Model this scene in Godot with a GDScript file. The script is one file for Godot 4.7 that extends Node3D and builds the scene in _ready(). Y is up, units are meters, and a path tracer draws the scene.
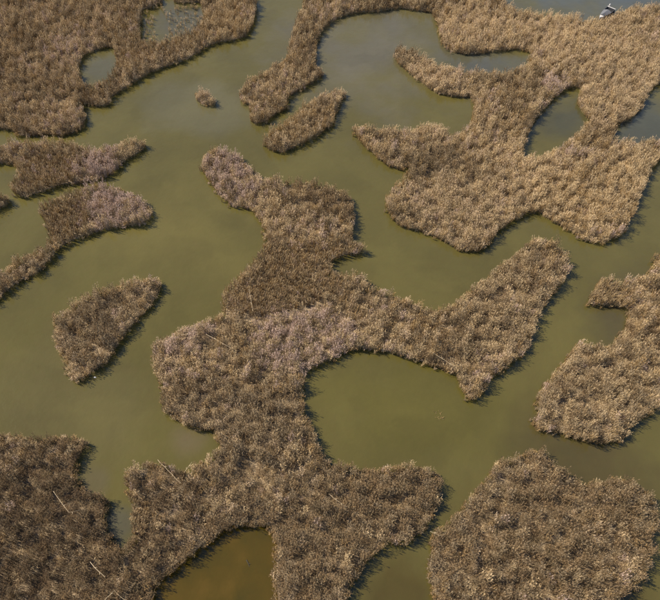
extends Node3D
# An aerial view of a brackish marsh: winter-brown reed beds standing in still olive water.

const CAM_HEIGHT := 52.0
const PITCH := 55.0
const FOV := 50.0
const SUN_UP := 48.0
const SUN_TURN := 20.0

var rng := RandomNumberGenerator.new()
var hue_noise := FastNoiseLite.new()
var gap_noise := FastNoiseLite.new()
var tall_noise := FastNoiseLite.new()
var tuft_noise := FastNoiseLite.new()
var clump_meshes: Array = []
var sprig_mesh: ArrayMesh
var low_mesh: ArrayMesh
var reed_material: StandardMaterial3D
var tint_materials: Array = []
var litter_material: StandardMaterial3D
var sparse_areas: Array = []
var tint_spots: Array = []
var gap_spots: Array = []
var scant_areas: Array = []
var lanes: Array = []

# dead-leaf and plume colours (linear); darkest and palest also carry painted shade and brightness
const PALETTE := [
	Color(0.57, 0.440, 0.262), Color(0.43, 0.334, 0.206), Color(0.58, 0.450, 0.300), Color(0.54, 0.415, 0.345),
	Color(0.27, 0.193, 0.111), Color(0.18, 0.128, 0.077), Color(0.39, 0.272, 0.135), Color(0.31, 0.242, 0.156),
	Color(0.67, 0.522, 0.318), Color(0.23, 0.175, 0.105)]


func _ready() -> void:
	rng.seed = 7321
	make_camera_and_light()
	make_noises()
	make_materials()
	make_reed_meshes()
	make_water()
	make_beds()
	make_stalks()
	make_boat()
	make_floating_things()


# ---------------------------------------------------------------- camera, sky, sun

func make_camera_and_light() -> void:
	var cam := Camera3D.new()
	cam.name = "camera"
	cam.fov = FOV
	cam.near = 0.5
	cam.far = 4000.0
	cam.position = Vector3(0, CAM_HEIGHT, 0)
	cam.rotation_degrees = Vector3(-PITCH, 0, 0)
	add_child(cam)
	cam.current = true

	var sky_mat := ProceduralSkyMaterial.new()
	sky_mat.sky_top_color = Color(0.24, 0.37, 0.58)
	sky_mat.sky_horizon_color = Color(0.84, 0.92, 1.02)
	sky_mat.sky_curve = 0.42
	sky_mat.ground_horizon_color = Color(0.5, 0.5, 0.48)
	sky_mat.ground_bottom_color = Color(0.2, 0.19, 0.14)
	var sky := Sky.new()
	sky.sky_material = sky_mat
	var env := Environment.new()
	env.background_mode = Environment.BG_SKY
	env.sky = sky
	env.background_energy_multiplier = 0.72
	env.tonemap_mode = Environment.TONE_MAPPER_LINEAR
	env.tonemap_exposure = 1.48
	env.sdfgi_enabled = true
	env.ssao_enabled = true
	env.ssil_enabled = true
	var we := WorldEnvironment.new()
	we.name = "world_environment"
	we.environment = env
	add_child(we)

	var sun := DirectionalLight3D.new()
	sun.name = "sun"
	sun.light_energy = 1.55
	sun.light_color = Color(1.0, 0.94, 0.86)
	sun.light_angular_distance = 0.8
	sun.shadow_enabled = true
	add_child(sun)
	# the sun stands beyond the upper left of the picture: shadows fall to the right and a little towards the camera
	sun.look_at_from_position(Vector3(0, 60, 0), Vector3(0, 60, 0) + Vector3(cos(deg_to_rad(SUN_UP)) * cos(deg_to_rad(SUN_TURN)), -sin(deg_to_rad(SUN_UP)), cos(deg_to_rad(SUN_UP)) * sin(deg_to_rad(SUN_TURN))), Vector3.UP)


# photograph pixel (660 x 600) -> point on the level plane at height h
func at(u: float, v: float, h: float = 0.0) -> Vector3:
	var f := 300.0 / tan(deg_to_rad(FOV * 0.5))
	var p := deg_to_rad(PITCH)
	var cx := (u - 330.0) / f
	var cy := -(v - 300.0) / f
	var d := Vector3(cx, cy * cos(p) - sin(p), -cy * sin(p) - cos(p))
	var t := (h - CAM_HEIGHT) / d.y
	return Vector3(0, CAM_HEIGHT, 0) + d * t


func flat_at(u: float, v: float, h: float = 0.0) -> Vector2:
	var p := at(u, v, h)
	return Vector2(p.x, p.z)


func outline(a: Array, h: float) -> PackedVector2Array:
	var out := PackedVector2Array()
	for i in range(0, a.size(), 2):
		out.append(flat_at(a[i], a[i + 1], h))
	if Geometry2D.is_polygon_clockwise(out):
		out.reverse()
	return out


# ---------------------------------------------------------------- noises and materials

func make_noises() -> void:
	hue_noise.seed = 11
	hue_noise.noise_type = FastNoiseLite.TYPE_SIMPLEX_SMOOTH
	hue_noise.frequency = 0.11
	hue_noise.fractal_octaves = 3
	gap_noise.seed = 23
	gap_noise.noise_type = FastNoiseLite.TYPE_SIMPLEX_SMOOTH
	gap_noise.frequency = 0.55
	gap_noise.fractal_octaves = 2
	tall_noise.seed = 31
	tall_noise.noise_type = FastNoiseLite.TYPE_SIMPLEX_SMOOTH
	tall_noise.frequency = 0.42
	tall_noise.fractal_octaves = 2
	tuft_noise.seed = 37
	tuft_noise.noise_type = FastNoiseLite.TYPE_SIMPLEX_SMOOTH
	tuft_noise.frequency = 0.95
	tuft_noise.fractal_octaves = 1


func srgb(c: Color) -> Color:
	return c.linear_to_srgb()


func noise_image(size: int, seed_value: int, freq: float, octaves: int, warp: float, a: Color, b: Color, c: Color) -> ImageTexture:
	# a seamless picture that runs from a over b to c (linear colours)
	var n := FastNoiseLite.new()
	n.seed = seed_value
	n.noise_type = FastNoiseLite.TYPE_SIMPLEX_SMOOTH
	n.frequency = freq
	n.fractal_octaves = octaves
	if warp > 0.0:
		n.domain_warp_enabled = true
		n.domain_warp_amplitude = warp
		n.domain_warp_frequency = freq * 1.5
	var grey := n.get_seamless_image(size, size)
	var im := Image.create(size, size, false, Image.FORMAT_RGB8)
	for y in size:
		for x in size:
			var t := grey.get_pixel(x, y).r
			var col: Color = a.lerp(b, t * 2.0) if t < 0.5 else b.lerp(c, t * 2.0 - 1.0)
			im.set_pixel(x, y, srgb(col))
	return ImageTexture.create_from_image(im)


func plain(c: Color, rough: float, metal: float = 0.0) -> StandardMaterial3D:
	var m := StandardMaterial3D.new()
	m.albedo_color = srgb(c)
	m.roughness = rough
	m.metallic = metal
	return m


func make_materials() -> void:
	reed_material = StandardMaterial3D.new()
	reed_material.resource_name = "dry_reed"
	reed_material.vertex_color_use_as_albedo = true
	reed_material.roughness = 0.85
	reed_material.metallic_specular = 0.25
	reed_material.cull_mode = BaseMaterial3D.CULL_DISABLED
	reed_material.backlight_enabled = true
	reed_material.backlight = Color(0.28, 0.26, 0.22)
	for c in PALETTE:
		var m: StandardMaterial3D = reed_material.duplicate()
		m.albedo_color = srgb(c)
		tint_materials.append(m)
	litter_material = StandardMaterial3D.new()
	litter_material.resource_name = "fallen_reed_litter"
	litter_material.albedo_texture = noise_image(512, 5, 0.03, 5, 0.0, Color(0.240, 0.180, 0.108), Color(0.330, 0.252, 0.155), Color(0.440, 0.340, 0.212))
	litter_material.uv1_triplanar = true
	litter_material.uv1_world_triplanar = true
	litter_material.uv1_scale = Vector3(0.4, 0.4, 0.4)
	litter_material.roughness = 0.8


const WATER_SIDE := 260.0   # metres covered by the picture of drifting silt and painted sky sheen
const WATER_Z := -70.0

# ragged silt, weed and peat patches, sky sheen painted into far ones (linear colours)
func silt_sheen_picture(size: int, base: Color, patches: Array) -> ImageTexture:
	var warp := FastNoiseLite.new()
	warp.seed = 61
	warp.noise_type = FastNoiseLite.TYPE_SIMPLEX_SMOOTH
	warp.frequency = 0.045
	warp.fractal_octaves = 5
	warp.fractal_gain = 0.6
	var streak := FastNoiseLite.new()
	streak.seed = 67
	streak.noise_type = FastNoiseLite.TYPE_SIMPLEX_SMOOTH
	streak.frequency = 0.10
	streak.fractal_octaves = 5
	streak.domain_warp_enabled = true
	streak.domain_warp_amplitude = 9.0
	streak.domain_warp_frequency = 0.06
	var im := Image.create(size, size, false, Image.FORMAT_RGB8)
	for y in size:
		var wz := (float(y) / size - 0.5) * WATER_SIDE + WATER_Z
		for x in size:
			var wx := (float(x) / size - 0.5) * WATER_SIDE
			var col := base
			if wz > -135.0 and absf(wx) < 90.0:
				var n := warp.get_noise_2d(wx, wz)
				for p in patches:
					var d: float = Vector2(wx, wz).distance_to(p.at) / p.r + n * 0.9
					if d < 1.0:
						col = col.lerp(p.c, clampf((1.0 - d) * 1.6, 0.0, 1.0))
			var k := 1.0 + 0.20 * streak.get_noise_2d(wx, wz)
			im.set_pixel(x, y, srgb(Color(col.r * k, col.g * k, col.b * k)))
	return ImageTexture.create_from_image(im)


var ripple_texture: ImageTexture

func water_material(picture: Texture2D) -> StandardMaterial3D:
	if ripple_texture == null:
		var ripple := FastNoiseLite.new()
		ripple.seed = 77
		ripple.noise_type = FastNoiseLite.TYPE_SIMPLEX_SMOOTH
		ripple.frequency = 0.012
		ripple.fractal_octaves = 5
		ripple.fractal_gain = 0.6
		var bump := ripple.get_seamless_image(512, 512)
		bump.convert(Image.FORMAT_RGBA8)
		bump.bump_map_to_normal_map(4.0)
		ripple_texture = ImageTexture.create_from_image(bump)
	var m := StandardMaterial3D.new()
	m.resource_name = "murky_water"
	m.detail_enabled = true
	m.detail_albedo = picture
	m.detail_uv_layer = BaseMaterial3D.DETAIL_UV_2
	m.uv1_triplanar = true
	m.uv1_world_triplanar = true
	m.uv1_scale = Vector3.ONE / 11.0
	m.normal_enabled = true
	m.normal_texture = ripple_texture
	m.normal_scale = 0.18
	m.roughness = 0.09
	m.metallic_specular = 0.5
	return m


# ---------------------------------------------------------------- mesh helpers

class Shape:
	var v := PackedVector3Array()
	var n := PackedVector3Array()
	var c := PackedColorArray()

	func tri(a: Vector3, b: Vector3, d: Vector3, col: Color) -> void:
		var nn := (d - a).cross(b - a)
		nn = nn.normalized() if nn.length_squared() > 1e-14 else Vector3.UP
		for p in [a, b, d]:
			v.append(p)
			n.append(nn)
			c.append(col)

	func quad(a: Vector3, b: Vector3, d: Vector3, e: Vector3, col: Color) -> void:
		tri(a, b, d, col)
		tri(a, d, e, col)

	# a blade through the points, as wide as given at each
	func blade(pts: Array, widths: Array, side: Vector3, col: Color) -> void:
		for i in pts.size() - 1:
			var a: Vector3 = pts[i]
			var b: Vector3 = pts[i + 1]
			var s0: Vector3 = side * (float(widths[i]) * 0.5)
			var s1: Vector3 = side * (float(widths[i + 1]) * 0.5)
			if float(widths[i + 1]) < 0.001:
				tri(a - s0, a + s0, b, col)
			else:
				quad(a - s0, a + s0, b + s1, b - s1, col)

	# a round stem through the points
	func tube(pts: Array, radii: Array, sides: int, col: Color, capped: bool = false) -> void:
		var rings := []
		for i in pts.size():
			var dir: Vector3 = (pts[mini(i + 1, pts.size() - 1)] - pts[maxi(i - 1, 0)]).normalized()
			var x := dir.cross(Vector3(0.31, 0.17, 0.93)).normalized()
			var y := dir.cross(x)
			var ring := []
			for k in sides:
				var a := TAU * k / sides
				ring.append(pts[i] + (x * cos(a) + y * sin(a)) * float(radii[i]))
			rings.append(ring)
		for i in pts.size() - 1:
			for k in sides:
				var l := (k + 1) % sides
				quad(rings[i][k], rings[i + 1][k], rings[i + 1][l], rings[i][l], col)
		if capped:
			for k in range(1, sides - 1):
				tri(rings[0][0], rings[0][k], rings[0][k + 1], col)
				var e: int = pts.size() - 1
				tri(rings[e][0], rings[e][k + 1], rings[e][k], col)

	func mesh(m: Material) -> ArrayMesh:
		var arr := []
		arr.resize(Mesh.ARRAY_MAX)
		arr[Mesh.ARRAY_VERTEX] = v
		arr[Mesh.ARRAY_NORMAL] = n
		arr[Mesh.ARRAY_COLOR] = c
		var out := ArrayMesh.new()
		out.add_surface_from_arrays(Mesh.PRIMITIVE_TRIANGLES, arr)
		if m:
			out.surface_set_material(0, m)
		return out


func part(called: String, mesh: Mesh, parent: Node3D, m: Material = null, where: Transform3D = Transform3D()) -> MeshInstance3D:
	var o := MeshInstance3D.new()
	o.name = called
	o.mesh = mesh
	if m:
		o.material_override = m
	o.transform = where
	parent.add_child(o, true)
	return o


func tag(o: Node, label: String, category: String, group: String = "") -> void:
	o.set_meta("label", label)
	o.set_meta("category", category)
	if group:
		o.set_meta("group", group)


func structure(called: String, mesh: Mesh, m: Material) -> MeshInstance3D:
	var o := part(called, mesh, self, m)
	o.set_meta("kind", "structure")
	return o


# ---------------------------------------------------------------- reeds

# one stem with its leaves and plume
func add_reed(s: Shape, r: RandomNumberGenerator, foot: Vector3, height: float, lean: Vector3, leaves: int, plume: float, lowest: float, reach: float, upright: float) -> void:
	var top := foot + Vector3(lean.x, height, lean.z)
	var mid := foot + Vector3(lean.x * 0.32, height * 0.52, lean.z * 0.32)
	var shade := r.randf_range(0.82, 1.12)
	s.tube([foot, mid, top], [0.011, 0.009, 0.006], 3, Color(0.80, 0.77, 0.68) * shade)
	var turn := r.randf() * TAU
	for i in leaves:
		var t := lerpf(lowest, 0.98, (i + r.randf() * 0.8) / leaves)
		var root: Vector3 = foot.lerp(mid, t / 0.52) if t < 0.52 else mid.lerp(top, (t - 0.52) / 0.48)
		turn += 2.2 + r.randf_range(-0.5, 0.5)
		var out := Vector3(cos(turn), 0, sin(turn))
		out = (out + Vector3(0.35, 0, 0.05)).normalized()
		var length := reach * r.randf_range(0.7, 1.3)
		var rise := r.randf_range(0.25, 0.9) + upright
		var droop := r.randf_range(0.4, 1.4) * (1.0 if upright < 1.0 else 0.5)
		var knee := root + (out * 0.5 + Vector3.UP * 0.5 * rise).normalized() * length * 0.55
		var tip := knee + (out * 0.5 + Vector3.UP * 0.5 * (rise - droop)).normalized() * length * 0.45
		var side := out.cross(Vector3.UP).rotated(out, r.randf_range(-0.7, 0.7))
		var col := Color(0.95, 0.92, 0.85) * r.randf_range(0.50, 1.28)
		if r.randf() < 0.14:
			col = Color(0.60, 0.52, 0.44) * r.randf_range(0.7, 1.0)
		s.blade([root, knee, tip], [0.018, 0.022, 0.0], side, col)
	if plume > 0.0:
		var col := Color(1.08, 1.05, 1.01) * r.randf_range(0.9, 1.34)
		var drift := Vector3(0.55, 0, 0.12)
		for i in 6:
			var a := TAU * i / 6.0 + r.randf()
			var out := (Vector3(cos(a), 0, sin(a)) * 0.7 + drift).normalized()
			var root := top - Vector3.UP * 0.03 * i
			var length := plume * r.randf_range(0.6, 1.0)
			var knee := root + Vector3.UP * length * 0.55 + out * length * 0.14
			var tip := knee + out * length * 0.28 + Vector3.UP * length * r.randf_range(0.05, 0.4)
			s.blade([root, knee, tip], [0.010, 0.032, 0.0], out.cross(Vector3.UP).rotated(out, r.randf_range(-0.9, 0.9)), col)


# a handful of stems that grow close together, each of its own height
func make_clump(seed_value: int, stems: int, radius: float, height: float, plume_share: float) -> ArrayMesh:
	var r := RandomNumberGenerator.new()
	r.seed = seed_value
	var s := Shape.new()
	for i in stems:
		var rad := sqrt((i + 0.5) / stems)
		var a := i * 2.39996 + r.randf_range(-0.6, 0.6)
		var out := Vector3(cos(a), 0, sin(a))
		var foot := out * rad * radius * 0.8 + Vector3(0, -0.12, 0)
		var h := height * (1.0 - 0.12 * rad) * r.randf_range(0.72, 1.12)
		var lean := out * rad * radius * r.randf_range(0.1, 0.6) + Vector3(r.randf_range(-0.06, 0.16), 0, r.randf_range(-0.10, 0.10))
		add_reed(s, r, foot, h, lean, r.randi_range(5, 7), r.randf_range(0.18, 0.30) if r.randf() < plume_share else 0.0, 0.50, 0.27, r.randf_range(0.2, 1.0))
	return s.mesh(reed_material)


func make_reed_meshes() -> void:
	for i in 6:
		clump_meshes.append(make_clump(100 + i, 7 + i % 3, 0.26 + 0.03 * (i % 3), 1.5, 0.40 + 0.09 * i))
	# a few thin upright stems for the thin stands and the fringes
	var r := RandomNumberGenerator.new()
	r.seed = 400
	var s := Shape.new()
	for i in 4:
		var a := i * 1.6 + r.randf()
		var foot := Vector3(cos(a), 0, sin(a)) * r.randf_range(0.01, 0.07) + Vector3(0, -0.12, 0)
		add_reed(s, r, foot, r.randf_range(1.0, 1.35), Vector3(r.randf_range(-0.03, 0.15), 0, r.randf_range(-0.08, 0.06)), 7, 0.0, 0.30, 0.25, 1.3)
	sprig_mesh = s.mesh(reed_material)
	low_mesh = make_clump(505, 9, 0.32, 0.85, 0.0)


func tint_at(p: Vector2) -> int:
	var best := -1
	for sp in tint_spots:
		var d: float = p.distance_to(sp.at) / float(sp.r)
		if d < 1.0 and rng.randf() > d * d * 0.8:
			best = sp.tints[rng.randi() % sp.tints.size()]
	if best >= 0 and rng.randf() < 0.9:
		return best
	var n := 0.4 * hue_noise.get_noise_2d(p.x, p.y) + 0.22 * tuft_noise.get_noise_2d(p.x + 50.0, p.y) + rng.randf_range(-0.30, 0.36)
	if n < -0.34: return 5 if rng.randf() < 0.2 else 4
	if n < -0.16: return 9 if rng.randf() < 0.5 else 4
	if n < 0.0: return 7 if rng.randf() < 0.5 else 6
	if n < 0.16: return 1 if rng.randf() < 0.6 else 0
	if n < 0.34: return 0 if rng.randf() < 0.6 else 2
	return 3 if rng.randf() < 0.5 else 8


func in_lane(p: Vector2, more: float = 0.0) -> bool:
	for l in lanes:
		if p.distance_to(Geometry2D.get_closest_point_to_segment(p, l.a, l.b)) < float(l.w) + more:
			return true
	return false


func reed_place(p: Vector2, size: float, tall: float) -> Transform3D:
	var b := Basis(Vector3(rng.randf_range(-0.05, 0.05), 0, 1).normalized(), -rng.randf_range(-0.05, 0.11)) * Basis(Vector3.UP, rng.randf_range(-0.6, 0.6))
	b = b * Basis.from_scale(Vector3(size, size * tall, size * (1.0 if rng.randf() < 0.5 else -1.0)))
	return Transform3D(b, Vector3(p.x, 0, p.y))


func many(called: String, mesh: Mesh, places: Array, tints: Array, parent: Node3D) -> void:
	if places.size() < 9:
		return
	var mm := MultiMesh.new()
	mm.transform_format = MultiMesh.TRANSFORM_3D
	mm.use_colors = true
	mm.mesh = mesh
	mm.instance_count = places.size()
	for i in places.size():
		mm.set_instance_transform(i, places[i])
		mm.set_instance_color(i, tints[i])
	var o := MultiMeshInstance3D.new()
	o.name = called
	o.multimesh = mm
	o.set_meta("kind", "stuff")
	parent.add_child(o, true)


# ragged borders between one kind of stand and the next
func frayed(p: Vector2) -> Vector2:
	return p + Vector2(gap_noise.get_noise_2d(p.x * 1.7 + 40.0, p.y * 1.7), gap_noise.get_noise_2d(p.x * 1.7, p.y * 1.7 + 80.0)) * 1.3 + Vector2(rng.randf_range(-0.5, 0.5), rng.randf_range(-0.5, 0.5))


func inside_any(p: Vector2, polys: Array) -> bool:
	for q in polys:
		if Geometry2D.is_point_in_polygon(p, q) and Geometry2D.is_point_in_polygon(p + Vector2(0.0113, 0.0071), q):
			return true
	return false


func grow(polys: Array, d: float) -> Array:
	var out := []
	for q in polys:
		for k in Geometry2D.offset_polygon(q, d, Geometry2D.JOIN_ROUND):
			if not Geometry2D.is_polygon_clockwise(k):
				out.append(k)
	return out


# a low bank of fallen leaves and mud: the footprint with its rim sloping down under the water
func bank_mesh(polys: Array, holes: Array) -> ArrayMesh:
	var s := Shape.new()
	for whole in grow(polys, -0.40):
		var pieces := [whole]
		for h in grow(holes, 0.40):
			var next := []
			for q in pieces:
				var cut := cut_out(q, h)
				next.append_array(cut)
			pieces = next
		for q in pieces:
			for top in [q]:
				var idx := Geometry2D.triangulate_polygon(top)
				for i in range(0, idx.size(), 3):
					var a: Vector2 = top[idx[i]]
					var b: Vector2 = top[idx[i + 1]]
					var c: Vector2 = top[idx[i + 2]]
					var va := Vector3(a.x, 0.06, a.y)
					var vb := Vector3(b.x, 0.06, b.y)
					var vc := Vector3(c.x, 0.06, c.y)
					if (vc - va).cross(vb - va).y < 0.0:
						s.tri(va, vc, vb, Color.WHITE)
					else:
						s.tri(va, vb, vc, Color.WHITE)
				for i in top.size():
					var a: Vector2 = top[i]
					var b: Vector2 = top[(i + 1) % top.size()]
					var o := (b - a).orthogonal().normalized() * 0.12
					var low_a := Vector3(a.x, -0.3, a.y) + Vector3(o.x, 0, o.y)
					var low_b := Vector3(b.x, -0.3, b.y) + Vector3(o.x, 0, o.y)
					s.quad(Vector3(a.x, 0.06, a.y), low_a, low_b, Vector3(b.x, 0.06, b.y), Color.WHITE)
	return s.mesh(litter_material)


# the polygon less a hole, as plain polygons (a hole in the middle is opened by a cut)
func cut_out(q: PackedVector2Array, h: PackedVector2Array) -> Array:
	var got := Geometry2D.clip_polygons(q, h)
	for k in got:
		if Geometry2D.is_polygon_clockwise(k):
			var c := Vector2.ZERO
			for p in h:
				c += p
			c /= h.size()
			var big := 500.0
			var lower := PackedVector2Array([Vector2(-big, c.y), Vector2(big, c.y), Vector2(big, big), Vector2(-big, big)])
			var upper := PackedVector2Array([Vector2(-big, -big), Vector2(big, -big), Vector2(big, c.y), Vector2(-big, c.y)])
			var out := []
			for half in [lower, upper]:
				for w in Geometry2D.intersect_polygons(q, half):
					for z in Geometry2D.clip_polygons(w, h):
						if not Geometry2D.is_polygon_clockwise(z):
							out.append(z)
			return out
	var plain_ones := []
	for k in got:
		if not Geometry2D.is_polygon_clockwise(k):
			plain_ones.append(k)
	return plain_ones


func reed_bed(label: String, shore: Array, ponds: Array = [], called: String = "reed_bed") -> Node3D:
	const TOP := 1.15
	# where reeds can stand: both their feet and their tops fall inside the outline seen in the photograph
	var feet := Geometry2D.intersect_polygons(outline(shore, 0.0), outline(shore, TOP))
	var polys := []
	for q in feet:
		if not Geometry2D.is_polygon_clockwise(q):
			polys.append(q)
	var holes := []
	for p in ponds:
		for q in Geometry2D.merge_polygons(outline(p, 0.0), outline(p, TOP)):
			if not Geometry2D.is_polygon_clockwise(q):
				holes.append(q)
	var box := Rect2(polys[0][0], Vector2.ZERO)
	for q in polys:
		for p in q:
			box = box.expand(p)
	var bed := Node3D.new()
	bed.name = called
	var base := box.get_center()
	bed.position = Vector3(base.x, 0, base.y)
	add_child(bed, true)
	tag(bed, label, "reed bed", "reed beds standing in the marsh")
	var shift := Transform3D(Basis(), -bed.position)
	part("litter_bank", bank_mesh(polys, holes + scant_areas), bed).transform = shift

	var room := grow(polys, -0.08)
	var core := grow(polys, -0.75)
	var no_go := grow(holes, 0.08)
	var near_pond := grow(holes, 0.75)
	var clumps := []
	var thin := []
	var low := []
	# full clumps
	var step := 0.335
	var row := 0
	var y := box.position.y
	while y < box.end.y:
		var x := box.position.x + (step * 0.5 if row % 2 else 0.0)
		while x < box.end.x:
			var p := Vector2(x + rng.randf_range(-0.15, 0.15), y + rng.randf_range(-0.15, 0.15))
			x += step
			if not inside_any(p, room) or inside_any(p, no_go):
				continue
			if inside_any(frayed(p), sparse_areas) and rng.randf() < 0.96:
				continue
			var skip := false
			for g in gap_spots:
				if p.distance_to(g.at) < float(g.r) * 1.2 + 0.15:
					skip = true
					break
			if inside_any(p, scant_areas):
				continue
			if skip or in_lane(p, 0.08):
				if skip and rng.randf() < 0.9:
					low.append({"t": reed_place(p, rng.randf_range(0.85, 1.15), rng.randf_range(0.35, 0.65)), "c": tint_at(p)})
				continue
			var g := gap_noise.get_noise_2d(p.x, p.y)
			var on_rim := not inside_any(p, core) or inside_any(p, near_pond)
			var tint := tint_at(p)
			if g < -0.36 and not on_rim:
				if rng.randf() < 0.9:
					low.append({"t": reed_place(p, rng.randf_range(0.8, 1.1), 1.0), "c": tint})
				continue
			var size := rng.randf_range(0.75, 1.05)
			var tuft := tuft_noise.get_noise_2d(p.x, p.y)
			if tuft < -0.40 and rng.randf() < 0.65 and not on_rim:
				continue
			var tall := clampf(0.98 + 0.30 * tall_noise.get_noise_2d(p.x, p.y) + 0.80 * tuft, 0.42, 1.5) * rng.randf_range(0.88, 1.14)
			if on_rim:
				size *= 0.94
				tall *= 0.92
			clumps.append({"t": reed_place(p, size, tall), "c": tint, "p": p, "tall": tall * size})
		y += step * 0.86
		row += 1
	# thin stands, and loose stems along the rims
	step = 0.235
	row = 0
	y = box.position.y
	var fringe := grow(polys, 0.22)
	var standing := grow(polys, -0.04)
	var in_fringe := grow(polys, -0.32)
	var pond_fringe := grow(holes, 0.32)
	while y < box.end.y:
		var x := box.position.x + (step * 0.5 if row % 2 else 0.0)
		while x < box.end.x:
			var p := Vector2(x + rng.randf_range(-0.14, 0.14), y + rng.randf_range(-0.14, 0.14))
			x += step
			if not inside_any(p, fringe) or inside_any(p, holes):
				continue
			var scant := inside_any(p, scant_areas)
			var sparse := scant or inside_any(frayed(p), sparse_areas)
			if not sparse and inside_any(p, in_fringe) and not inside_any(p, pond_fringe):
				continue
			var flooded := not inside_any(p, standing)
			if flooded and rng.randf() < 0.85:
				continue
			if not sparse and rng.randf() < 0.25:
				continue
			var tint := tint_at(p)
			if sparse and rng.randf() < 0.7:
				tint = [0, 1, 6, 0, 2, 7, 1][rng.randi() % 7]
			if not sparse and rng.randf() < 0.4:
				tint = 6
			if scant and rng.randf() < 0.86:
				continue
			if in_lane(p):
				continue
			thin.append({"t": reed_place(p, rng.randf_range(0.8, 1.2), rng.randf_range(0.8, 1.15) * (0.45 if scant or flooded else 1.0 if sparse else 0.6) * (1.0 + 0.25 * tall_noise.get_noise_2d(p.x * 1.6, p.y * 1.6))), "c": tint})
		y += step * 0.86
		row += 1

	# the clumps that show largest are parts of their own
	clumps.sort_custom(func(a, b): return a.p.y + a.tall * 2.0 > b.p.y + b.tall * 2.0)
	var single := 0
	var rest := [[], [], []]
	var rest_tints := [[], [], []]
	for c in clumps:
		var k := rng.randi() % clump_meshes.size()
		var here: Transform3D = c.t
		var in_view: bool = c.p.y < -9.0
		if single < 290 and in_view:
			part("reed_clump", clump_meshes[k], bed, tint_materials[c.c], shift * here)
			single += 1
		else:
			k = k % 3
			rest[k].append(shift * here)
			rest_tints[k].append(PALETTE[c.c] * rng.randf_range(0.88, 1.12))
	for k in 3:
		many(["plumed_reeds", "leafy_reeds", "bushy_reeds"][k], clump_meshes[[5, 1, 3][k]], rest[k], rest_tints[k], bed)
	var t_places := []
	var t_tints := []
	for c in thin:
		t_places.append(shift * c.t)
		t_tints.append(PALETTE[c.c] * rng.randf_range(0.88, 1.12))
	many("thin_reeds", sprig_mesh, t_places, t_tints, bed)
	t_places = []
	t_tints = []
	for c in low:
		t_places.append(shift * c.t)
		t_tints.append(PALETTE[c.c] * rng.randf_range(0.88, 1.12))
	many("low_reeds", low_mesh, t_places, t_tints, bed)
	return bed


# ---------------------------------------------------------------- water

func make_water() -> void:
	var patches := []  # bluer far patches: grey silt with sky reflection painted in
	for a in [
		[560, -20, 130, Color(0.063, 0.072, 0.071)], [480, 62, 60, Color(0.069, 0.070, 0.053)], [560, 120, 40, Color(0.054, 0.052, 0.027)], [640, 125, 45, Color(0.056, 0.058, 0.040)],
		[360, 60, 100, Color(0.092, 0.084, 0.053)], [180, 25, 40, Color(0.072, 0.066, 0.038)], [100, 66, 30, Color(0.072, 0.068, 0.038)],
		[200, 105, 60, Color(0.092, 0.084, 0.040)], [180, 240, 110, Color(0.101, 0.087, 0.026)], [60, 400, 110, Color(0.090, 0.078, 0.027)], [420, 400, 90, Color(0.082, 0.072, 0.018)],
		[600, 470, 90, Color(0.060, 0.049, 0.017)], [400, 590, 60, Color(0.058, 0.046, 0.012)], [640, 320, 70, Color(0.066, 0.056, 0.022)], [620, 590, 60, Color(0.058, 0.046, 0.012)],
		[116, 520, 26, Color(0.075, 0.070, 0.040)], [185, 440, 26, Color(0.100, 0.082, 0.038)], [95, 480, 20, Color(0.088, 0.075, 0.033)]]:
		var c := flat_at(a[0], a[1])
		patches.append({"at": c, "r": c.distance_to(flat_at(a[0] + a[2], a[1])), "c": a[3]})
	var m := water_material(silt_sheen_picture(1024, Color(0.086, 0.075, 0.022), patches))
	var half := WATER_SIDE * 0.5
	var xs := [-1500.0, -half, half, 1500.0]
	var corners := PackedVector2Array()
	for x in xs:
		for z in xs:
			corners.append(Vector2(x, z + WATER_Z))
	var faces := PackedInt32Array()
	for i in 3:
		for k in 3:
			var a := i * 4 + k
			faces.append_array([a, a + 4, a + 5, a, a + 5, a + 1])
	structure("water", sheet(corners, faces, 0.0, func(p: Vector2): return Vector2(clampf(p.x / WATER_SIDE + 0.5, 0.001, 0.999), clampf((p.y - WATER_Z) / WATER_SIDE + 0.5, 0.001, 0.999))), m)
	# the brown pool, stained by peat
	var brown := water_material(noise_image(512, 43, 0.006, 5, 40.0, Color(0.046, 0.036, 0.005), Color(0.062, 0.043, 0.005), Color(0.086, 0.055, 0.008)))
	var q := outline([150, 604, 158, 570, 196, 540, 236, 515, 274, 518, 282, 560, 280, 600, 284, 700, 130, 700], 0.0)
	structure("brown_pool", sheet(q, Geometry2D.triangulate_polygon(q), 0.004, func(p: Vector2): return p / 16.0), brown)


func sheet(q: PackedVector2Array, idx: PackedInt32Array, h: float, to_uv: Callable) -> ArrayMesh:
	var st := SurfaceTool.new()
	st.begin(Mesh.PRIMITIVE_TRIANGLES)
	for i in range(0, idx.size(), 3):
		var t := [q[idx[i]], q[idx[i + 1]], q[idx[i + 2]]]
		if (t[1] - t[0]).cross(t[2] - t[0]) < 0.0:
			t = [t[0], t[2], t[1]]
		for p in t:
			st.set_normal(Vector3.UP)
			st.set_uv(p)
			st.set_uv2(to_uv.call(p))
			st.add_vertex(Vector3(p.x, h, p.y))
	return st.commit()


# ---------------------------------------------------------------- the beds

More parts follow.
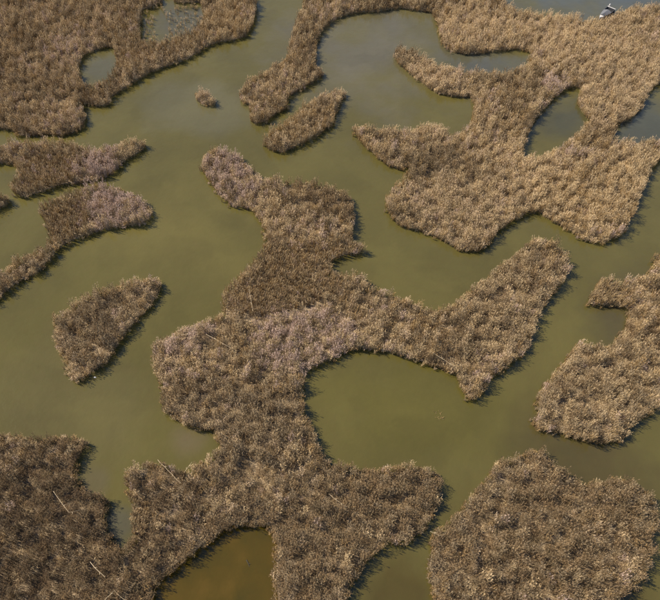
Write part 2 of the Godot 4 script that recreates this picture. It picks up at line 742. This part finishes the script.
func make_beds() -> void:
	# thin stands, where single stems and water show
	for a in [
		[80, 86, 105, 79, 116, 60, 122, 38, 147, 27, 150, 39, 187, 33, 200, 21, 212, 30, 202, 43, 186, 46, 164, 53, 142, 60, 122, 70, 106, 82, 97, 92, 93, 108, 84, 106],
		[14, 163, 40, 154, 66, 156, 74, 168, 76, 186, 40, 196, 20, 200, 8, 188],
		[34, 202, 60, 194, 84, 190, 88, 212, 90, 238, 62, 250, 44, 243],
		[266, 236, 290, 244, 320, 240, 352, 238, 372, 248, 365, 257, 346, 258, 332, 266, 345, 271, 362, 271, 350, 284, 326, 296, 296, 310, 262, 316, 218, 314, 220, 288, 243, 268],
		[586, 270, 622, 270, 624, 284, 622, 312, 584, 310],
		[126, 490, 146, 496, 160, 520, 138, 534, 128, 528]]:
		sparse_areas.append(outline(a, 0.6))
	# patches of reed colour, with shade painted into near ones, brightness into far
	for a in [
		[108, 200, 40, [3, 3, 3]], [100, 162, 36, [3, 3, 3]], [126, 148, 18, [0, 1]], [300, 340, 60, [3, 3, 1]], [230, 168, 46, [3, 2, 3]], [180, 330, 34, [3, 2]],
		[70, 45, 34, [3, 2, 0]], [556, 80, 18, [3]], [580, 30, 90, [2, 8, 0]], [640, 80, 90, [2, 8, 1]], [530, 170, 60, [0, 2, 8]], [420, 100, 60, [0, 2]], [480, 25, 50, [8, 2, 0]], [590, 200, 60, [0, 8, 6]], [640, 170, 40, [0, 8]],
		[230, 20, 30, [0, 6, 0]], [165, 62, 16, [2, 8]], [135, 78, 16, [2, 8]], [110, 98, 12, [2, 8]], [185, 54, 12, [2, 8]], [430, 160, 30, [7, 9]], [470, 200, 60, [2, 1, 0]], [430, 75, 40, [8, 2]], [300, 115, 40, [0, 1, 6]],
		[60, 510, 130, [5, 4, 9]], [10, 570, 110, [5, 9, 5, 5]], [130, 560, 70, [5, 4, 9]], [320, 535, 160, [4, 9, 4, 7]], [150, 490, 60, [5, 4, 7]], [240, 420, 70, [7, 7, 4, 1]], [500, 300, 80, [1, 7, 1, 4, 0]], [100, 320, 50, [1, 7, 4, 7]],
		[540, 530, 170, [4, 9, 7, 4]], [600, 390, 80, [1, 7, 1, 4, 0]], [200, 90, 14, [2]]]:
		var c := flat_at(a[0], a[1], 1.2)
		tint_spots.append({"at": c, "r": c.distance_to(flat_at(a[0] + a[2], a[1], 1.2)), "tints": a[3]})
	# gaps between the clumps
	for a in [[183, 341, 5], [207, 341, 8], [239, 385, 5], [382, 139, 4], [262, 478, 8], [245, 467, 6], [484, 536, 6], [150, 472, 7], [618, 562, 5], [300, 500, 4], [22, 500, 6], [36, 583, 6], [480, 520, 5], [523, 460, 5], [560, 420, 4], [290, 185, 5], [262, 80, 6], [105, 305, 5], [500, 290, 4], [255, 545, 3], [300, 555, 5], [340, 525, 4], [65, 505, 5], [395, 320, 4], [330, 430, 4], [252, 490, 6], [228, 480, 5], [280, 520, 4], [395, 500, 4], [415, 520, 3], [40, 470, 4], [85, 540, 5], [20, 545, 5], [170, 520, 4], [215, 405, 4], [262, 372, 4], [590, 400, 5], [610, 360, 4], [500, 500, 4], [530, 540, 4], [470, 180, 4], [430, 170, 4], [30, 60, 5], [60, 100, 5], [20, 100, 4], [100, 25, 4], [300, 200, 4], [320, 215, 4]]:
		var c := flat_at(a[0], a[1], 1.0)
		gap_spots.append({"at": c, "r": c.distance_to(flat_at(a[0] + a[2], a[1], 1.0))})

	# thinnest stems of all, standing in the shallow pool
	for a in [[140, 8, 160, 0, 200, 0, 206, 18, 190, 34, 160, 44, 140, 42]]:
		scant_areas.append(outline(a, 0.6))
	# narrow lanes of water between stands
	for a in [[218, 314, 250, 318], [250, 318, 288, 313], [288, 313, 322, 301], [20, 138, 70, 139], [104, 147, 75, 143]]:
		lanes.append({"a": flat_at(a[0], a[1], 0.5), "b": flat_at(a[2], a[3], 0.5), "w": 0.17})

	reed_bed("broad tan reed bed with a wedge of thin stems and two small pools inside it",
		[-90, -30, 262, -30, 256, 0, 256, 15, 253, 28, 245, 38, 236, 41, 222, 43, 210, 46, 200, 53, 192, 58, 180, 63, 165, 68, 150, 74, 135, 83, 122, 92, 113, 98, 110, 106, 98, 108, 88, 106, 83, 106, 84, 112, 87, 119, 85, 126, 80, 131, 73, 135, 60, 137, 45, 136, 30, 137, 17, 138, 14, 132, 0, 130, -90, 128],
		[[80, 67, 83, 58, 93, 52, 107, 48, 115, 50, 115, 60, 110, 72, 103, 78, 90, 83, 82, 82, 78, 73], [154, 14, 160, 10, 166, 16, 166, 27, 160, 33, 153, 31, 157, 20], [158, -4, 172, -6, 174, 2, 164, 5]])
	reed_bed("pinkish reed bed tapering to a pale knob of reeds at its tip",
		[-80, 148, 0, 142, 18, 139, 34, 140, 60, 138, 75, 142, 100, 146, 118, 140, 134, 136, 143, 138, 148, 146, 142, 153, 129, 160, 120, 169, 112, 175, 102, 181, 81, 184, 60, 187, 39, 195, 21, 199, 15, 196, 12, 189, 4, 183, 16, 175, 18, 168, 14, 165, 0, 165, -80, 170])
	reed_bed("reed bed with a rounded pink-grey head and a thin brown tail of stems",
		[36, 203, 51, 196, 75, 187, 93, 183, 106, 182, 116, 184, 132, 190, 148, 202, 154, 213, 153, 220, 141, 226, 126, 228, 105, 231, 87, 237, 70, 244, 61, 249, 51, 262, 36, 276, 18, 285, 0, 300, -80, 340, -80, 295, 0, 267, 15, 256, 33, 247, 46, 243, 46, 231, 43, 219, 36, 209])
	reed_bed("small dark tip of reeds between the two pinkish reed beds",
		[-60, 188, 0, 191, 7, 193, 13, 199, 6, 207, 0, 210, -60, 226])
	reed_bed("lone wedge-shaped brown reed islet ringed by open water",
		[50, 328, 50, 318, 63, 307, 80, 293, 103, 285, 130, 277, 150, 275, 160, 278, 161, 290, 157, 302, 143, 317, 130, 332, 118, 347, 110, 362, 97, 372, 83, 382, 73, 383, 65, 377, 60, 357, 52, 340])
	reed_bed("tiny pale oval tuft of reeds alone in the channel",
		[193, 93, 196, 88, 203, 87, 211, 92, 217, 99, 217, 105, 210, 108, 201, 105, 195, 99])
	reed_bed("huge straw-coloured reed bed of winding arms around ponds, beside the moored boat",
		[303, -25, 303, 0, 298, 10, 293, 27, 288, 43, 285, 57, 273, 60, 267, 67, 248, 75, 238, 90, 240, 102, 250, 108, 248, 120, 255, 126, 267, 123, 277, 115, 287, 110, 289, 97, 303, 90, 323, 77, 323, 68, 315, 60, 317, 43, 322, 32, 335, 20, 353, 14, 377, 13, 400, 9, 417, 12, 430, 13, 437, 24, 440, 44, 450, 53, 467, 56, 480, 55, 497, 52, 517, 50, 528, 53, 532, 59, 520, 65, 503, 69, 473, 68, 460, 65, 440, 63, 427, 56, 413, 47, 398, 44, 392, 50, 395, 62, 407, 73, 417, 81, 427, 88, 437, 95, 457, 98, 470, 98, 474, 107, 472, 116, 466, 125, 459, 131, 449, 132, 444, 124, 437, 121, 422, 123, 408, 127, 384, 126, 364, 124, 355, 121, 348, 125, 355, 137, 364, 148, 376, 159, 388, 167, 398, 171, 410, 169, 406, 175, 394, 184, 386, 195, 384, 207, 390, 219, 400, 228, 420, 233, 433, 238, 445, 244, 460, 252, 477, 253, 490, 245, 497, 232, 513, 223, 527, 215, 537, 213, 550, 222, 570, 233, 583, 243, 603, 245, 620, 237, 630, 220, 638, 203, 641, 196, 645, 183, 653, 167, 662, 160, 760, 150, 760, -16, 662, 2, 647, 3, 630, 5, 613, 13, 600, 18, 583, 18, 570, 13, 553, 13, 537, 12, 517, 7, 507, 0, 492, -25],
		[[562, 92, 573, 88, 582, 89, 575, 102, 583, 115, 590, 123, 580, 128, 563, 143, 547, 152, 533, 154, 523, 153, 526, 140, 530, 128, 543, 110], [612, 128, 630, 120, 643, 108, 647, 95, 657, 85, 770, 70, 770, 140, 660, 137, 640, 139, 620, 138]])
	reed_bed("leaf-shaped reed islet lying slantwise beside a winding arm of reeds",
		[262, 137, 270, 128, 287, 117, 300, 105, 317, 93, 333, 87, 345, 86, 348, 92, 337, 112, 333, 125, 320, 135, 303, 145, 283, 155, 268, 151, 262, 144])
	reed_bed("great central reed bed with branching lobes around bays and the brown pool",
		[198, 163, 203, 152, 213, 145, 227, 147, 240, 153, 250, 165, 263, 175, 283, 177, 303, 177, 323, 182, 343, 188, 353, 197, 355, 207, 353, 225, 352, 238, 363, 242, 370, 250, 363, 255, 347, 257, 333, 262, 330, 268, 343, 272, 360, 271, 367, 277, 370, 287, 387, 288, 407, 297, 420, 302, 433, 306, 445, 306, 460, 295, 480, 280, 500, 263, 517, 250, 530, 238, 543, 235, 557, 240, 568, 253, 572, 267, 563, 283, 550, 298, 537, 317, 533, 337, 528, 350, 513, 363, 500, 373, 490, 380, 483, 392, 475, 401, 468, 402, 460, 390, 456, 377, 440, 370, 427, 367, 403, 358, 380, 353, 357, 350, 340, 357, 327, 363, 310, 370, 303, 378, 302, 400, 307, 417, 315, 433, 320, 450, 333, 462, 343, 463, 363, 467, 380, 465, 400, 462, 420, 465, 438, 470, 442, 480, 438, 500, 433, 520, 420, 533, 410, 545, 397, 546, 387, 543, 377, 553, 367, 563, 360, 573, 352, 587, 347, 600, 330, 700, -110, 700, -110, 430, 0, 432, 23, 433, 43, 435, 67, 434, 83, 436, 91, 443, 83, 453, 77, 467, 78, 483, 87, 490, 103, 495, 110, 503, 107, 517, 108, 530, 113, 543, 120, 547, 130, 537, 128, 523, 130, 503, 125, 490, 121, 475, 128, 465, 143, 459, 163, 462, 173, 468, 187, 470, 193, 462, 207, 455, 218, 443, 213, 433, 193, 430, 177, 422, 162, 413, 158, 400, 159, 388, 152, 367, 150, 348, 151, 341, 162, 334, 176, 328, 187, 322, 204, 317, 220, 311, 221, 298, 222, 288, 232, 278, 243, 268, 257, 253, 265, 237, 260, 222, 250, 211, 230, 208, 217, 194, 207, 180, 200, 170],
		[[154, 600, 155, 590, 163, 580, 180, 567, 200, 553, 220, 536, 240, 527, 263, 528, 270, 533, 272, 547, 270, 567, 272, 600, 276, 720, 134, 720]])
	reed_bed("bushy reed bed with a square spit of thin stems jutting into the channel",
		[597, 277, 607, 274, 618, 278, 622, 283, 627, 277, 647, 272, 656, 267, 648, 262, 649, 257, 654, 253, 662, 250, 760, 236, 760, 378, 662, 406, 647, 415, 633, 425, 630, 437, 617, 443, 593, 445, 573, 440, 557, 434, 537, 432, 530, 425, 536, 413, 534, 402, 538, 393, 543, 382, 557, 370, 570, 350, 580, 340, 593, 342, 613, 343, 620, 333, 627, 320, 625, 310, 617, 308, 603, 308, 587, 307, 586, 300, 593, 290])
	reed_bed("rounded reed island, bushy on one side and thin combed stems on the other",
		[440, 527, 457, 510, 470, 493, 490, 473, 500, 458, 517, 455, 533, 446, 547, 450, 553, 460, 567, 468, 573, 478, 587, 482, 603, 478, 623, 475, 640, 482, 653, 492, 659, 503, 661, 518, 658, 533, 655, 547, 653, 567, 643, 582, 627, 592, 622, 600, 590, 690, 450, 700, 432, 600, 427, 587, 425, 567, 430, 555, 428, 543, 431, 533])


# ---------------------------------------------------------------- loose stalks lying on the reeds

func stalk(label: String, px: Array, h: float = 1.55, thick: float = 0.014) -> void:
	var pts := []
	for i in range(0, px.size(), 2):
		pts.append(at(px[i], px[i + 1], h - 0.12 + rng.randf_range(-0.08, 0.05)))
	var base: Vector3 = pts[0]
	var o := Node3D.new()
	o.name = "fallen_stalk"
	o.position = base
	add_child(o, true)
	tag(o, label, "reed stalk", "pale stalks lying on the reeds")
	var local := []
	var radii := []
	for i in pts.size() - 1:
		for k in 3:
			var t := k / 3.0
			var p: Vector3 = (pts[i] as Vector3).lerp(pts[i + 1], t) - base
			local.append(p + Vector3(rng.randf_range(-0.03, 0.03), 0.06 * sin(t * PI), 0.05 * sin(t * PI) + rng.randf_range(-0.03, 0.03)))
	local.append((pts[-1] as Vector3) - base)
	for i in local.size():
		radii.append(thick * lerpf(1.0, 0.55, float(i) / local.size()))
	var s := Shape.new()
	s.tube(local, radii, 6, Color(1, 1, 1), true)
	part("cane", s.mesh(null), o, stalk_material())
	var leaf := Shape.new()
	var along: Vector3 = (local[-1] - local[0]).normalized()
	var side := along.cross(Vector3.UP).normalized()
	for i in 2:
		var root: Vector3 = local[int(local.size() * (0.4 + 0.3 * i))]
		var out := (along + side * (0.7 if i % 2 else -0.7)).normalized()
		leaf.blade([root, root + out * 0.12 + Vector3.UP * 0.04, root + out * 0.22], [0.02, 0.024, 0.0], out.cross(Vector3.UP), Color.WHITE)
	part("dry_leaves", leaf.mesh(null), o, stalk_material())


var stalk_mat: StandardMaterial3D

func stalk_material() -> StandardMaterial3D:
	if stalk_mat == null:
		stalk_mat = plain(Color(0.55, 0.44, 0.28), 0.7)
		stalk_mat.cull_mode = BaseMaterial3D.CULL_DISABLED
	return stalk_mat


func make_stalks() -> void:
	stalk("pale stalk snapped into a bend on the dark reeds beside the silty pool", [53, 491, 69, 512, 80, 510])
	stalk("pale stalk slanting over the reed lobe between silty pool and bay", [158, 460, 168, 470, 181, 483])
	stalk("short pale stalk leaning out over the notch beside the slanting one", [184, 473, 192, 462], 1.3)
	stalk("pale stalk folded to a peak on the reeds beside the brown pool", [104, 601, 114, 590, 127, 601])
	stalk("thin pale stalk on the dark reeds, halfway from silty to brown pool", [90, 562, 105, 577], 1.5, 0.02)
	stalk("pale stalk lying on the lobe of reeds behind the brown pool", [329, 494, 347, 507], 1.55, 0.012)
	stalk("long pale stalk beside the two dark gaps in the central bed", [206, 334, 231, 348])
	stalk("pale stalk lying level along the rim above the two dark gaps", [181, 335, 198, 332], 1.5, 0.012)
	stalk("pale stalk at the neck of the arm curling round the bay", [433, 353, 457, 368], 1.5, 0.012)
	stalk("upright pale stem standing out of the thin brown stand", [253, 311, 249, 289], 1.2, 0.02)
	stalk("short pale stalk at the pointed corner of the rounded reed island", [430, 531, 442, 536], 1.3, 0.012)


# ---------------------------------------------------------------- the boat

func make_boat() -> void:
	var bow := at(599.3, 18.6, 0.4)
	var stern := at(611.2, 8.2, 0.4)
	bow.y = 0.0
	stern.y = 0.0
	var length := bow.distance_to(stern)
	var o := Node3D.new()
	o.name = "moored_boat"
	o.transform = Transform3D(Basis.looking_at(bow - stern, Vector3.UP), (bow + stern) * 0.5)
	add_child(o, true)
	tag(o, "small grey boat with white bow and white transom moored behind the reeds", "boat")
	var grey := plain(Color(0.075, 0.08, 0.088), 0.55)
	var white := plain(Color(0.55, 0.54, 0.52), 0.5)
	var tarp := plain(Color(0.13, 0.137, 0.15), 0.8)
	var dark := plain(Color(0.03, 0.03, 0.035), 0.6)
	# half width, height of the rim, height of the keel at stations from the bow (-z) to the transom
	var st := []
	for i in 11:
		var t := i / 10.0
		st.append({"z": lerpf(-length * 0.5, length * 0.5, t), "w": 0.05 + 0.54 * pow(sin(minf(t * 1.25, 1.0) * PI * 0.5), 0.8), "h": 0.62 - 0.20 * minf(t * 1.6, 1.0), "k": -0.12 + 0.25 * pow(maxf(0.0, 0.3 - t) / 0.3, 2.0)})
	var hull := Shape.new()
	var cap := Shape.new()
	for i in 10:
		var a = st[i]
		var b = st[i + 1]
		var s: Shape = cap if i < 3 else hull
		for side in [-1.0, 1.0]:
			var top_a := Vector3(side * a.w, a.h, a.z)
			var top_b := Vector3(side * b.w, b.h, b.z)
			var low_a := Vector3(side * a.w * 0.75, a.k + 0.1, a.z)
			var low_b := Vector3(side * b.w * 0.75, b.k + 0.1, b.z)
			s.quad(top_a, top_b, low_b, low_a, Color.WHITE)
			s.quad(low_a, low_b, Vector3(0, b.k, b.z), Vector3(0, a.k, a.z), Color.WHITE)
	cap.quad(Vector3(-st[0].w, st[0].h, st[0].z), Vector3(st[0].w, st[0].h, st[0].z), Vector3(0, st[0].k, st[0].z), Vector3(0, st[0].k, st[0].z - 0.001), Color.WHITE)
	for i in 2:  # the little foredeck
		cap.quad(Vector3(-st[i].w, st[i].h + 0.01, st[i].z), Vector3(st[i].w, st[i].h + 0.01, st[i].z), Vector3(st[i + 1].w, st[i + 1].h + 0.01, st[i + 1].z), Vector3(-st[i + 1].w, st[i + 1].h + 0.01, st[i + 1].z), Color.WHITE)
	part("hull", hull.mesh(null), o, grey)
	part("bow", cap.mesh(null), o, white)
	# the ridged cover over the middle
	var cover := Shape.new()
	for i in range(2, 7):
		var a = st[i]
		var b = st[i + 1]
		for side in [-1.0, 1.0]:
			cover.quad(Vector3(0, a.h + 0.26, a.z), Vector3(side * (a.w + 0.02), a.h + 0.03, a.z), Vector3(side * (b.w + 0.02), b.h + 0.03, b.z), Vector3(0, b.h + 0.26, b.z), Color.WHITE)
	for k in [2, 7]:
		cover.tri(Vector3(0, st[k].h + 0.26, st[k].z), Vector3(st[k].w, st[k].h + 0.03, st[k].z), Vector3(-st[k].w, st[k].h + 0.03, st[k].z), Color.WHITE)
	part("cover", cover.mesh(null), o, tarp)
	# the open stern
	var floor_shape := Shape.new()
	for i in range(6, 10):
		floor_shape.quad(Vector3(-st[i].w * 0.8, 0.08, st[i].z), Vector3(st[i].w * 0.8, 0.08, st[i].z), Vector3(st[i + 1].w * 0.8, 0.08, st[i + 1].z), Vector3(-st[i + 1].w * 0.8, 0.08, st[i + 1].z), Color.WHITE)
	part("floor_boards", floor_shape.mesh(null), o, dark)
	for side in [-1.0, 1.0]:
		var pts := []
		var radii := []
		for i in range(2, 11):
			pts.append(Vector3(side * st[i].w, st[i].h + 0.015, st[i].z))
			radii.append(0.03)
		var g := Shape.new()
		g.tube(pts, radii, 6, Color.WHITE, true)
		part("gunwale", g.mesh(null), o, grey)
	var z1: float = length * 0.5
	var board := BoxMesh.new()
	board.size = Vector3(1.20, 0.46, 0.09)
	part("transom", board, o, grey, Transform3D(Basis(), Vector3(0, 0.19, z1 + 0.046)))
	var rail := BoxMesh.new()
	rail.size = Vector3(1.24, 0.05, 0.12)
	part("transom_rail", rail, o, white, Transform3D(Basis(), Vector3(0, 0.455, z1 + 0.046)))
	# outboard motor at one corner of the transom
	var motor := Node3D.new()
	motor.name = "outboard_motor"
	motor.position = Vector3(0.42, 0.0, z1 + 0.22)
	o.add_child(motor, true)
	var leg := Shape.new()
	leg.tube([Vector3(0, -0.35, 0), Vector3(0, 0.5, 0)], [0.05, 0.07], 8, Color.WHITE, true)
	part("motor_leg", leg.mesh(null), motor, dark)
	var cowl := Shape.new()
	cowl.tube([Vector3(0, 0.46, 0), Vector3(0, 0.52, 0), Vector3(0.0, 0.72, 0.01), Vector3(0, 0.80, 0.0)], [0.08, 0.12, 0.11, 0.05], 10, Color.WHITE, true)
	part("cowl", cowl.mesh(null), motor, white)


# ---------------------------------------------------------------- small things in the water

func make_floating_things() -> void:
	# a dark stick afloat on the brown pool
	var twig := Node3D.new()
	twig.name = "floating_stick"
	var a := at(246.5, 560.0, 0.0)
	var b := at(249.5, 567.0, 0.0)
	twig.position = a
	add_child(twig, true)
	tag(twig, "short dark stick floating on the brown pool", "stick")
	var d := b - a
	var s := Shape.new()
	s.tube([Vector3(0, 0.01, 0), d * 0.5 + Vector3(0.03, 0.02, 0), d + Vector3(0, 0.0, 0)], [0.05, 0.045, 0.02], 6, Color.WHITE, true)
	part("stick", s.mesh(null), twig, plain(Color(0.035, 0.028, 0.012), 0.7))
	s = Shape.new()
	s.tube([d * 0.5 + Vector3(0.03, 0.02, 0), d * 0.62 + Vector3(0.17, 0.05, -0.02)], [0.03, 0.012], 5, Color.WHITE, true)
	part("side_twig", s.mesh(null), twig, plain(Color(0.035, 0.028, 0.012), 0.7))
	# a white fleck by the wedge islet
	var fl := Node3D.new()
	fl.name = "white_float"
	fl.position = at(95.0, 377.5, 0.0)
	add_child(fl, true)
	tag(fl, "small white float drifting at the foot of the wedge-shaped islet", "float")
	s = Shape.new()
	s.tube([Vector3(-0.10, 0.03, 0), Vector3(-0.07, 0.03, 0), Vector3(0.05, 0.03, 0), Vector3(0.09, 0.035, 0), Vector3(0.13, 0.035, 0)], [0.03, 0.055, 0.055, 0.022, 0.022], 8, Color.WHITE, true)
	part("float_body", s.mesh(null), fl, plain(Color(0.75, 0.75, 0.73), 0.4))
	# a half-drowned tuft in the bay
	var r := RandomNumberGenerator.new()
	r.seed = 909
	var tuft := Node3D.new()
	tuft.name = "drowned_tuft"
	tuft.position = at(438.0, 417.0, 0.0)
	add_child(tuft, true)
	tag(tuft, "half-drowned tuft of stems breaking the water of the round bay", "tuft")
	for i in 7:
		s = Shape.new()
		var w := r.randf() * TAU
		var foot := Vector3(cos(w), 0, sin(w)) * r.randf_range(0.05, 0.4)
		add_reed(s, r, foot - Vector3.UP * 0.16, r.randf_range(0.12, 0.24), Vector3(r.randf_range(-0.3, 0.4), 0, r.randf_range(-0.3, 0.3)), 4, 0.0, 0.4, 0.25, 0.0)
		part("stem", s.mesh(null), tuft, tint_materials[[6, 9, 4][i % 3]])
